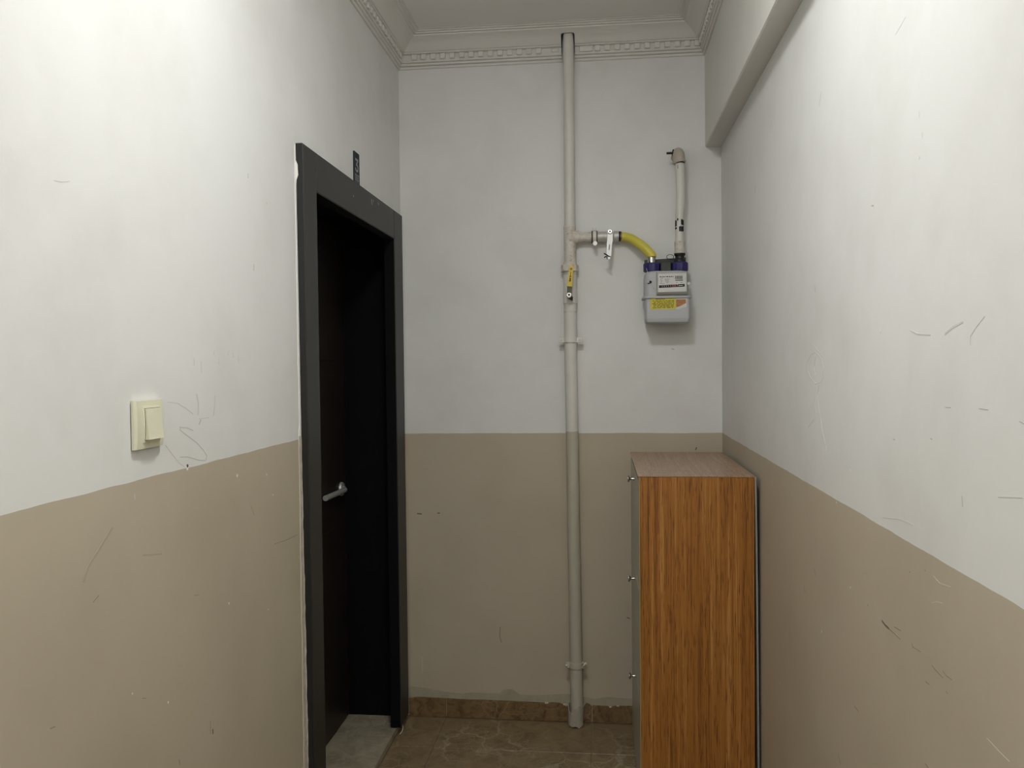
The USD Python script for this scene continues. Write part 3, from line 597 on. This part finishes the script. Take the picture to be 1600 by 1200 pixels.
# branch valve with a bare lever, pointing down
bv = part(gp, 'branch_valve', cat_(lathe([(0, -0.010), (0.0208, -0.010), (0.0215, -0.007), (0.0215, 0.012), (0.0205, 0.016), (0.0222, 0.026), (0.0236, 0.040), (0.0222, 0.052), (0.0208, 0.056), (0.0224, 0.0565), (0.0224, 0.0765), (0, 0.0765)], 'x', (0, PY, BZ), 32),
     cyl(0.0128, 3.399, 3.425, 'y', (0.0405, 0, 2.0630), 20)), STEEL, 'dull steel ball valve body on the branch')
part(bv, 'screw', cat_(cyl(0.0092, 3.3935, 3.3995, 'y', (0.0405, 0, 2.0632), 20, 0.0015)), CHROME)
part(bv, 'screw_socket', cyl(0.0034, 3.3928, 3.3940, 'y', (0.0405, 0, 2.0632), 12), INK)
part(gp, 'aluminium_lever', cat_(slant((0.0415, 2.072), (0.0402, 2.026), 0.0095, 0.0115, 3.4025, 0.0028), plate(Polygon([(0.0290, 2.028), (0.0512, 2.028), (0.0505, 2.016), (0.0278, 2.016)]), 0.010, 'back', 3.4020), slant((0.0380, 2.0205), (0.0352, 1.9640), 0.0108, 0.0092, 3.3945, 0.003)), LEVERW, 'bare metal lever hanging down', smooth=False)
part(gp, 'lever_print', plate(LineString([(0.0378, 2.008), (0.0362, 1.990)]).buffer(0.0026), 0.0003, 'back', 3.3915), GREYINK, smooth=False)
part(gp, 'lever_seal', cat_(tube([(0.0150, 3.386, 1.9735), (0.0235, 3.386, 1.9690), (0.0335, 3.386, 1.9620), (0.0405, 3.386, 1.9600)], 0.0028, 8, 12), tube([(0.0165, 3.386, 1.9555), (0.0235, 3.386, 1.9610), (0.0285, 3.386, 1.9560), (0.0275, 3.386, 1.9500)], 0.0022, 8, 12)), DARKMETAL, 'dark twisted seal wire at the lever tip')
part(gp, 'seal_disc', cyl(0.0062, 3.382, 3.390, 'y', (0.0352, 0, 1.9535), 18, 0.001), LEVERW)
part(gp, 'sealing_ring', cyl(0.0206, 0.0765, 0.0845, 'x', (0, PY, BZ), 28), BLACK)
part(gp, 'hose_ferrule', cyl(0.0198, 0.0845, 0.0895, 'x', (0, PY, BZ), 28), plain('dull_brass', (0.30, 0.20, 0.07), 0.5, 0.6))

# clamps that hold the pipe to the wall
def clamp(label, cx, z, h, ex0, ex1, r):
    c = thing('pipe_clamp', label, 'clamp', (cx, PY, z))
    part(c, 'band', ring(r + 0.0004, r + 0.0042, z - h / 2, z + h / 2, 'z', (cx, PY, 0)), PIPE if z > 1 else PIPE_LOW)
    EY = PY - 0.011
    for e in ((ex0, cx - r + 0.0005), (cx + r - 0.0005, ex1)):
        part(c, 'ear', cat_(box(e[0], e[1], EY - 0.0045, EY - 0.0010, z - h / 2, z + h / 2, 0.0008), box(e[0], e[1], EY + 0.0010, EY + 0.0045, z - h / 2, z + h / 2, 0.0008)), PIPE if z > 1 else PIPE_LOW, smooth=False)
        m = (e[0] + e[1]) / 2
        part(c, 'bolt', cat_(cyl(0.0042, EY - 0.0085, EY - 0.0045, 'y', (m, 0, z), 6), cyl(0.0022, EY - 0.0095, EY + 0.009, 'y', (m, 0, z), 10)), STEEL)
    part(c, 'standoff', cyl(0.0040, PY + r + 0.003, D - 0.0004, 'y', (cx, 0, z), 12), DARKMETAL)
    return c
clamp('cream pipe clamp with two ears on the riser, below the yellow levered valve', -0.1260, 1.6262, 0.0215, -0.1735, -0.0735, 0.0262)
cl = clamp('paint-clogged pipe clamp near the floor at the foot of the gas pipe', -0.1140, 0.2600, 0.0230, -0.1555, -0.0735, 0.0268)
for x, z, r in ((-0.1530, 0.262, 0.0055), (-0.1475, 0.256, 0.0045), (-0.0735, 0.272, 0.0060), (-0.0790, 0.266, 0.0045), (-0.0850, 0.2745, 0.0045)):
    m = trimesh.creation.icosphere(2, r); m.vertices *= 1 + 0.25 * (meshkit.noise(np.array(m.vertices) * 300) - 0.5)[:, None]
    part(cl, 'paint_lump', m.apply_translation([x, PY - 0.024, z]), WORN)
c3 = thing('pipe_clamp', 'steel pipe clamp with a round bolt on the short horizontal branch', 'clamp', (-0.022, PY, BZ))
part(c3, 'band', ring(0.0220, 0.0272, -0.0285, -0.0155, 'x', (0, PY, BZ)), PIPE)
part(c3, 'rubber_liner', cat_(ring(0.0219, 0.0254, -0.0355, -0.0285, 'x', (0, PY, BZ)), ring(0.0219, 0.0254, -0.0155, -0.0105, 'x', (0, PY, BZ))), plain('clamp_rubber', (0.16, 0.135, 0.10), 0.8))
part(c3, 'ear', box(-0.0285, -0.0155, PY - 0.0265, PY - 0.010, BZ - 0.040, BZ - 0.018, 0.001), STEEL, smooth=False)
part(c3, 'bolt', cat_(cyl(0.0105, PY - 0.0375, PY - 0.0265, 'y', (-0.0205, 0, 2.0200), 20, 0.002), cyl(0.0055, PY - 0.0395, PY - 0.0375, 'y', (-0.0205, 0, 2.0200), 12)), LEVERW)
part(c3, 'tab', cat_(box(-0.0300, -0.0265, PY - 0.012, PY + 0.002, BZ + 0.026, BZ + 0.038, 0.0006), box(-0.0190, -0.0160, PY - 0.012, PY + 0.002, BZ + 0.026, BZ + 0.037, 0.0006)), STEEL, smooth=False)
part(c3, 'standoff', cyl(0.0040, PY + 0.0270, D - 0.0004, 'y', (-0.022, 0, BZ), 12), DARKMETAL)

# loose sleeve round the pipe where it enters the floor: a broken rim at the upper left
n = 48
ang = np.arange(n) * 2 * math.pi / n
rim = 0.086 - 0.030 * np.exp(-((ang - 3.95) / 0.40) ** 2) + 0.004 * np.sin(ang * 5)
foot = 0.004 + 0.0022 * np.sin(ang * 7) + 0.0016 * np.sin(ang * 3 + 1)
SCX = -0.1168
ro, ri = 0.0325, 0.0302
R_ = lambda r, z: np.stack([SCX + r * np.cos(ang), PY + r * np.sin(ang), z], 1)
V = np.vstack([R_(ro, foot), R_(ro, rim), R_(ri, rim), R_(ri, foot)]); F = []
for k in range(4):
    for j in range(n):
        a, b, c, d = k * n + j, k * n + (j + 1) % n, ((k + 1) % 4) * n + (j + 1) % n, ((k + 1) % 4) * n + j
        F += [(a, b, c), (a, c, d)]
part(gp, 'floor_sleeve', trimesh.Trimesh(V, F, process=False), SLEEVE, 'grey sleeve with a broken rim round the foot of the pipe', smooth=40)

# ------------------------------------------------------------------ gas meter with its hose and outlet pipe
MY = 3.410
hose = thing('gas_hose', 'short yellow flexible gas hose curving from the branch valve to the meter', 'hose', (0.15, MY, 2.0))
part(hose, 'hose_body', tube([(0.0900, PY, 2.0500), (0.1050, PY - 0.002, 2.0475), (0.1235, PY - 0.010, 2.0405), (0.1465, 3.430, 2.0240), (0.1695, 3.418, 2.0050), (0.1900, 3.412, 1.9850), (0.2035, MY, 1.9690), (0.2078, MY, 1.9620), (0.2080, MY, 1.9580)], 0.0188, 28, 60), YELLOW)

gm = thing('gas_meter', 'grey household gas meter with a white counter hanging on the end wall', 'gas meter', (0.265, MY, 1.69))
YF, YB = 3.3450, 3.4780
part(gm, 'inlet_fitting', lathe([(0, 1.9300), (0.0168, 1.9300), (0.0168, 1.9545), (0.0158, 1.9560), (0, 1.9560)], 'z', (0.2080, MY, 0), 32), CHROME, 'bright metal fitting under the hose')
def shell(x0, x1, y0, y1, levels, r=0.022):
    """rounded-corner body: levels of (z, inset)"""
    rings = []
    for z, i in levels:
        p = np.array(rrect(x0 + i, x1 - i, y0 + i, y1 - i, r).exterior.coords)[:-1]
        rings.append(np.c_[p, np.full(len(p), z)])
    m = loft(rings); trimesh.repair.fix_normals(m); return m
part(gm, 'upper_case', shell(0.1765, 0.3500, YF, YB, [(1.790, 0), (1.872, 0.0005), (1.884, 0.003), (1.892, 0.009), (1.896, 0.020)]), METERG)
part(gm, 'lower_case', shell(0.1795, 0.3530, YF, YB, [(1.6870, 0.0075), (1.6890, 0.0042), (1.6930, 0.0022), (1.7035, 0.0004), (1.7060, 0), (1.791, 0)], 0.010), METERG)
part(gm, 'seam_flange', shell(0.1680, 0.3590, YF - 0.007, YB + 0.004, [(1.7840, 0.002), (1.7860, 0), (1.7920, 0), (1.7940, 0.002)]), METERG)
cb = part(gm, 'counter', cat_(loft([np.array(q) for q in (
    [(0.2215, YF + 0.004, 1.7985), (0.3420, YF + 0.004, 1.7985), (0.3420, YF + 0.004, 1.8900), (0.2215, YF + 0.004, 1.8900)],
    [(0.2215, 3.3300, 1.7990), (0.3415, 3.3300, 1.7990), (0.3415, 3.3300, 1.8880), (0.2215, 3.3300, 1.8880)],
    [(0.2255, 3.3215, 1.8060), (0.3385, 3.3215, 1.8060), (0.3385, 3.3215, 1.8810), (0.2255, 3.3215, 1.8810)])])), COUNTER, 'pale boxy counter housing', smooth=False)
m_ = part(cb, 'counter_face', plate(rrect(0.2275, 0.3365, 1.8080, 1.8790, 0.003), 0.0012, 'back', 3.3215), FACE, smooth=False)
CF = 3.3203
fm = []; gk = []
x = 0.2335
for w in (0.0052, 0.0035, 0.0048, 0.0030, 0.0060, 0.0042, 0.0050, 0.0030):                       # illegible heading
    fm.append(plate(sbox(x, 1.8655, x + w, 1.8692), 0.0004, 'back', CF)); x += w + 0.0026
x = 0.2945
for i, w in enumerate((1.6, .8, 1.2, .7, 2.2, .8, 1.5, 1.0, .7, 2.4, .9, 1.4)):                                     # bar code
    fm.append(plate(sbox(x, 1.8570, x + w * 0.0011, 1.8700), 0.0004, 'back', CF)); x += w * 0.0011 + 0.0010
fm.append(plate(sbox(0.2945, 1.8508, 0.3235, 1.8540), 0.0004, 'back', CF))
for z, a, b in ((1.8610, 0.237, 0.247), (1.8560, 0.236, 0.242), (1.8510, 0.237, 0.245), (1.8460, 0.236, 0.243), (1.8580, 0.253, 0.272), (1.8535, 0.253, 0.268), (1.8490, 0.255, 0.270), (1.8445, 0.258, 0.267), (1.8400, 0.234, 0.252), (1.8430, 0.314, 0.323), (1.8440, 0.297, 0.303)):
    gk.append(plate(sbox(a, z - 0.0011, b, z + 0.0011), 0.0003, 'back', CF))
part(gm, 'face_print', cat_(*fm), INK, 'black bar code and heading', kind='stuff', smooth=False)
part(gm, 'face_print', cat_(*gk), GREYINK, 'faint lines of small print', kind='stuff', smooth=False)
part(gm, 'number_strip', plate(Polygon([(0.2305, 1.8235), (0.3305, 1.8270), (0.3305, 1.8375), (0.2305, 1.8335)]), 0.0005, 'back', CF), INK, 'black strip of counter wheels', smooth=False)
part(gm, 'red_window', plate(Polygon([(0.2800, 1.8258), (0.2985, 1.8265), (0.2985, 1.8355), (0.2800, 1.8348)]), 0.0008, 'back', CF), REDINK, smooth=False)
part(gm, 'counter_digits', cat_(*[plate(sbox(x - 0.0011, 1.8268 + (x - 0.24) * 0.035, x + 0.0011, 1.8318 + (x - 0.24) * 0.035), 0.0010, 'back', CF) for x in (0.2440, 0.2520, 0.2600, 0.2680, 0.2760, 0.2850, 0.2930)]), GREYINK, smooth=False)
part(gm, 'counter_digits', cat_(plate(Polygon([(0.3010, 1.8360), (0.3040, 1.8360), (0.3025, 1.8305)]), 0.0010, 'back', CF), plate(sbox(0.3065, 1.8300, 0.3230, 1.8322), 0.0010, 'back', CF)), FACE, smooth=False)
part(gm, 'seal_tab', box(0.3415, 0.3535, 3.3250, 3.3300, 1.8340, 1.8450, 0.001), FACE, 'small white tab beside the counter', smooth=False)
lb = part(gm, 'warning_label', plate(sbox(0.1975, 1.7410, 0.2980, 1.7838), 0.0006, 'back', YF), LABELY, 'yellow warning sticker of small print', smooth=False)
LY = YF - 0.0006
pr = [plate(sbox(0.2180, 1.7805, 0.2560, 1.7830), 0.0003, 'back', LY)]
rg = np.random.default_rng(3)
for z in (1.7745, 1.7690, 1.7635, 1.7580, 1.7525, 1.7470):
    x = 0.2050 + rg.uniform(0, 0.006)
    while x < 0.286:
        w = rg.uniform(0.006, 0.018); pr.append(plate(sbox(x, z - 0.0014, min(x + w, 0.291), z + 0.0014), 0.0003, 'back', LY)); x += w + rg.uniform(0.0015, 0.004)
part(lb, 'label_print', cat_(*pr), YINK, kind='stuff', smooth=False)
part(gm, 'torn_sticker', plate(Polygon([(0.2985, 1.7400), (0.2985, 1.7838), (0.3405, 1.7838), (0.3405, 1.7500), (0.3330, 1.7460), (0.3250, 1.7450), (0.3120, 1.7405)]), 0.0005, 'back', YF), FACE, 'white backing of a torn sticker', smooth=False)
part(gm, 'torn_sticker', plate(Polygon([(0.2990, 1.7480), (0.2990, 1.7790), (0.3375, 1.7790), (0.3375, 1.7630), (0.3300, 1.7600), (0.3210, 1.7550), (0.3100, 1.7505)]), 0.0009, 'back', YF), LABELO, 'torn brown-orange sticker', smooth=False)
def nut(cx, r, z0, z1):
    a = np.arange(60) * 2 * math.pi / 60
    rr = r * (1 + 0.030 * np.cos(a * 10))
    S = [np.stack([cx + (rr - i) * np.cos(a), MY + (rr - i) * np.sin(a), np.full(60, z)], 1) for z, i in ((z0, 0.002), (z0 + 0.003, 0), (z1 - 0.004, 0), (z1, 0.003))]
    return loft(S)
part(gm, 'coupling_nut', nut(0.2085, 0.0330, 1.8965, 1.9320), BLUE, 'dark blue coupling nut on the inlet')
part(gm, 'coupling_nut', nut(0.3190, 0.0335, 1.8985, 1.9330), BLUE, 'dark blue coupling nut on the outlet')
part(gm, 'neck', cyl(0.024, 1.885, 1.898, 'z', (0.2085, MY, 0)), METERG)
part(gm, 'neck', cyl(0.024, 1.885, 1.899, 'z', (0.3190, MY, 0)), METERG)
part(gm, 'mounting_bracket', cat_(plate(Polygon([(0.1800, 1.9325), (0.3480, 1.9345), (0.3475, 1.9560), (0.1810, 1.9490)]), 0.004, 'back', 3.4420), box(0.2430, 0.2840, 3.3900, 3.4375, 1.8975, 1.9350, 0.002), box(0.1800, 0.3475, 3.4400, D - 0.0004, 1.9330, 1.9370)), BRACKET, 'black hanging bracket between the nuts', smooth=False)
part(gm, 'outlet_union', lathe([(0, 1.932), (0.0215, 1.932), (0.0215, 1.944), (0.0185, 1.947), (0.0185, 1.958), (0.0225, 1.963), (0.0225, 1.969), (0, 1.969)], 'z', (0.3205, MY, 0), 28), BLACK, 'black outlet union')
tor = np.linspace(0, 2 * math.pi, 25)
part(gm, 'seal_wire', tube([(0.2815 + 0.0140 * math.cos(t), 3.400, 1.9550 + 0.0095 * math.sin(t)) for t in tor[:-1]] + [(0.2955, 3.400, 1.9551)], 0.0011, 8), BLACK, 'loop of thin black seal wire')
part(gm, 'seal_wire', tube([(0.1850, 3.378, 1.9080), (0.1880, 3.352, 1.8880), (0.1930, 3.343, 1.8660), (0.1985, 3.3425, 1.8520), (0.2080, 3.3425, 1.8300), (0.2160, 3.3425, 1.8180)], 0.0009, 8, 24), STEEL, 'thin seal wire drooping over the case')
part(gm, 'lead_seal', cat_(trimesh.creation.icosphere(2, 0.0052).apply_scale([1, 0.5, 1]).apply_translation([0.1985, 3.3420, 1.8500]), tube([(0.1870, 3.342, 1.8460), (0.1925, 3.342, 1.8440), (0.1985, 3.342, 1.8480)], 0.0018, 8, 8)), DARKMETAL, 'small dark lead seal')

op = thing('meter_outlet_pipe', 'bent cream pipe with flaking black tape rising from the meter to the wall', 'pipe', (0.3205, MY, 2.0))
part(op, 'socket', lathe([(0, 1.9690), (0.0212, 1.9690), (0.0216, 1.973), (0.0206, 1.980), (0.0206, 2.006), (0.0216, 2.010), (0.0212, 2.0165), (0.0170, 2.018), (0, 2.018)], 'z', (0.3205, MY, 0), 32), WORN, 'stained socket above the meter')
part(op, 'bent_pipe', tube([(0.3205, MY, 2.0150), (0.3196, MY, 2.060), (0.3197, MY, 2.1000), (0.3222, MY, 2.1450), (0.3252, MY, 2.1900), (0.3250, MY, 2.2500), (0.3235, MY, 2.3000), (0.3225, MY, 2.3450)], [0.0168, 0.0166, 0.0166, 0.0178, 0.0188, 0.0186, 0.0186, 0.0186], 32, 60), PIPE)
el = part(op, 'elbow', cat_(tube([(0.3200, MY - 0.004, 2.3330), (0.3190, MY - 0.004, 2.3390), (0.3189, MY - 0.004, 2.3400)], [0.0262, 0.0264, 0.0264], 32), tube([(0.3189, MY - 0.004, 2.3405), (0.3180, MY - 0.003, 2.3560), (0.3172, MY + 0.003, 2.3680), (0.3165, MY + 0.018, 2.3755), (0.3160, MY + 0.040, 2.3770), (0.3160, D - 0.0005, 2.3770)], [0.0245, 0.0243, 0.0240, 0.0235, 0.0225, 0.0220], 32, 40)), plain('elbow_paint', (0.50, 0.45, 0.37), 0.5, vary=0.12, vscale=30), 'elbow turning into the wall')
part(el, 'gap', cat_(cyl(0.0218, 2.3312, 2.3335, 'z', (0.3203, MY - 0.004, 0))), BLACK, smooth=False)
part(op, 'threaded_rod', cat_(cyl(0.0044, -0.0265, 0.004, 'x', (0.2960, MY - 0.004, 2.3735), 14), *[ring(0.003, 0.0049, x, x + 0.0012, 'x', (0.2960, MY - 0.004, 2.3735), 14) for x in np.arange(-0.026, 0.0, 0.0026)], tube([(0.2975, MY, 2.388), (0.2945, MY, 2.375), (0.2960, MY, 2.358), (0.2985, MY, 2.343)], 0.0030, 10, 12)), DARKMETAL, 'dark threaded rod sticking out beside the elbow, with a dark bar for the shade there')  # the upright dark bar stands in for the shade left of the elbow
def patch(cx, r, z0, z1, a0, a1, seed):
    """a ragged scrap of tape wrapped over part of the pipe"""
    aa = np.linspace(a0, a1, 16); rr = np.random.default_rng(seed)
    lo, hi = z0 + rr.uniform(0, 0.005, 16), z1 - rr.uniform(0, 0.006, 16)
    V = np.vstack([np.stack([cx + q * np.cos(aa), MY + q * np.sin(aa), z], 1) for q, z in ((r, lo), (r, hi), (r - 0.0008, hi), (r - 0.0008, lo))]); F = []
    for k in range(4):
        for j in range(15):
            a, b, c, d = k * 16 + j, k * 16 + j + 1, ((k + 1) % 4) * 16 + j + 1, ((k + 1) % 4) * 16 + j
            F += [(a, b, c), (a, c, d)]
    F += [(0, 16, 32), (0, 32, 48), (15, 47, 31), (15, 63, 47)]
    return trimesh.Trimesh(V, F, process=False)
for z0, z1, a0, a1, s in ((2.0800, 2.1060, -1.25, 0.2, 1), (2.0760, 2.1040, -3.0, -2.35, 2), (2.0540, 2.0790, -1.75, -0.35, 3), (2.0640, 2.0760, -3.0, -2.3, 4), (2.098, 2.1105, -2.2, -1.9, 6)):
    part(op, 'tape_scrap', patch(0.3196, 0.0176, z0, z1, a0, a1, s), BLACK, 'scrap of black tape', smooth=False)
for z in (2.3180, 2.3110): part(op, 'nick', cyl(0.0018, 3.3925, 3.3940, 'y', (0.3130, 0, z), 10), DARKMETAL)

# ------------------------------------------------------------------ shoe cabinet in the corner
CX0, CX1, CY0, CY1, CZ0, CZ1 = 0.1163, 0.4777, 2.6600, 3.3680, 0.0, 1.1670
cab = thing('shoe_cabinet', 'tall narrow oak-veneered shoe cabinet standing in the right-hand corner', 'cabinet', ((CX0 + CX1) / 2, (CY0 + CY1) / 2, 0))
part(cab, 'top_board', box(CX0 - 0.002, CX1, CY0 - 0.001, CY1, CZ1 - 0.0030, CZ1, 0.0006), WOOD_TOP_SHEEN, 'wooden top with the grain running front to back', smooth=False)
part(cab, 'side_panel', box(CX0 + 0.004, CX1, CY0, CY0 + 0.018, 0.0, CZ1 - 0.0031, 0.0008), WOOD, smooth=False)
part(cab, 'side_panel', box(CX0 + 0.004, CX1, CY1 - 0.018, CY1, 0.0, CZ1 - 0.0031, 0.0008), WOOD, smooth=False)
part(cab, 'edge_band', box(CX0 + 0.0005, CX0 + 0.004, CY0, CY0 + 0.018, 0.0, CZ1 - 0.0031), EDGE, smooth=False)
part(cab, 'bottom_board', box(CX0 + 0.02, CX1 - 0.002, CY0 + 0.018, CY1 - 0.018, 0.045, 0.063), WOOD, smooth=False)
part(cab, 'plinth', box(CX0 + 0.030, CX0 + 0.046, CY0 + 0.018, CY1 - 0.018, 0.0, 0.045), BRACKET, smooth=False)
for i, (z0, z1, zk) in enumerate(((0.795, 1.146, 1.1095), (0.433, 0.790, 0.7470), (0.040, 0.428, 0.3905))):
    f = part(cab, 'flap_door', box(CX0 + 0.0005, CX0 + 0.018, CY0 + 0.0185, CY1 - 0.003, z0, z1, 0.001), FLAP, 'drop-front flap', smooth=False)
    part(f, 'knob', lathe([(0, 0.0), (0.0065, 0.0), (0.0050, 0.003), (0.0045, 0.013), (0.0060, 0.0165), (0.0115, 0.0195), (0.0125, 0.0215), (0.0115, 0.0245), (0, 0.0255)], 'x', (0, 0, 0), 24).apply_transform(np.diag([-1, 1, 1, 1])).apply_translation([CX0 + 0.0005, 3.003, zk]), CHROME, 'small chrome knob')
bp = []
for z in np.linspace(0.004, CZ1 - 0.002, 24):
    o = 0.0006 + 0.0090 * (1 - z / CZ1) ** 0.62 if z < CZ1 - 0.004 else 0.0005
    bp.append(np.array([[CX1 + o, CY0, z], [CX1 + o + 0.0055, CY0, z], [CX1 + o + 0.0055, CY1, z], [CX1 + o, CY1, z]]))
part(cab, 'back_panel', loft(bp), BACKBOARD, 'thin grey hardboard back springing loose from the cabinet', smooth=30)

# ------------------------------------------------------------------ ceiling lamp and the added fill lamp
def ceiling_lamp(label, x, y, mat, r, h):
    t = thing('ceiling_lamp', label, 'ceiling lamp', (x, y, ZC))
    part(t, 'base_ring', ring(0.030, r + 0.012, ZC - 0.022, ZC - 0.0005, 'z', (x, y, 0), 64), LAMP_BODY)
    part(t, 'dome', lathe([(0, ZC - 0.024 - h)] + [(r * math.sin(q), ZC - 0.024 - h * math.cos(q)) for q in np.linspace(0.12, math.pi / 2, 14)] + [(r, ZC - 0.0225), (0, ZC - 0.0225)], 'z', (x, y, 0), 48), mat)
ceiling_lamp('round domed white lamp on the hallway ceiling above the viewer', *LAMP_XY, LAMP, LAMP_R, 0.030)
ceiling_lamp('added fill lamp with a wide dome, unseen behind the viewer', *FILL_XY, LAMP2, FILL_R, 0.050)
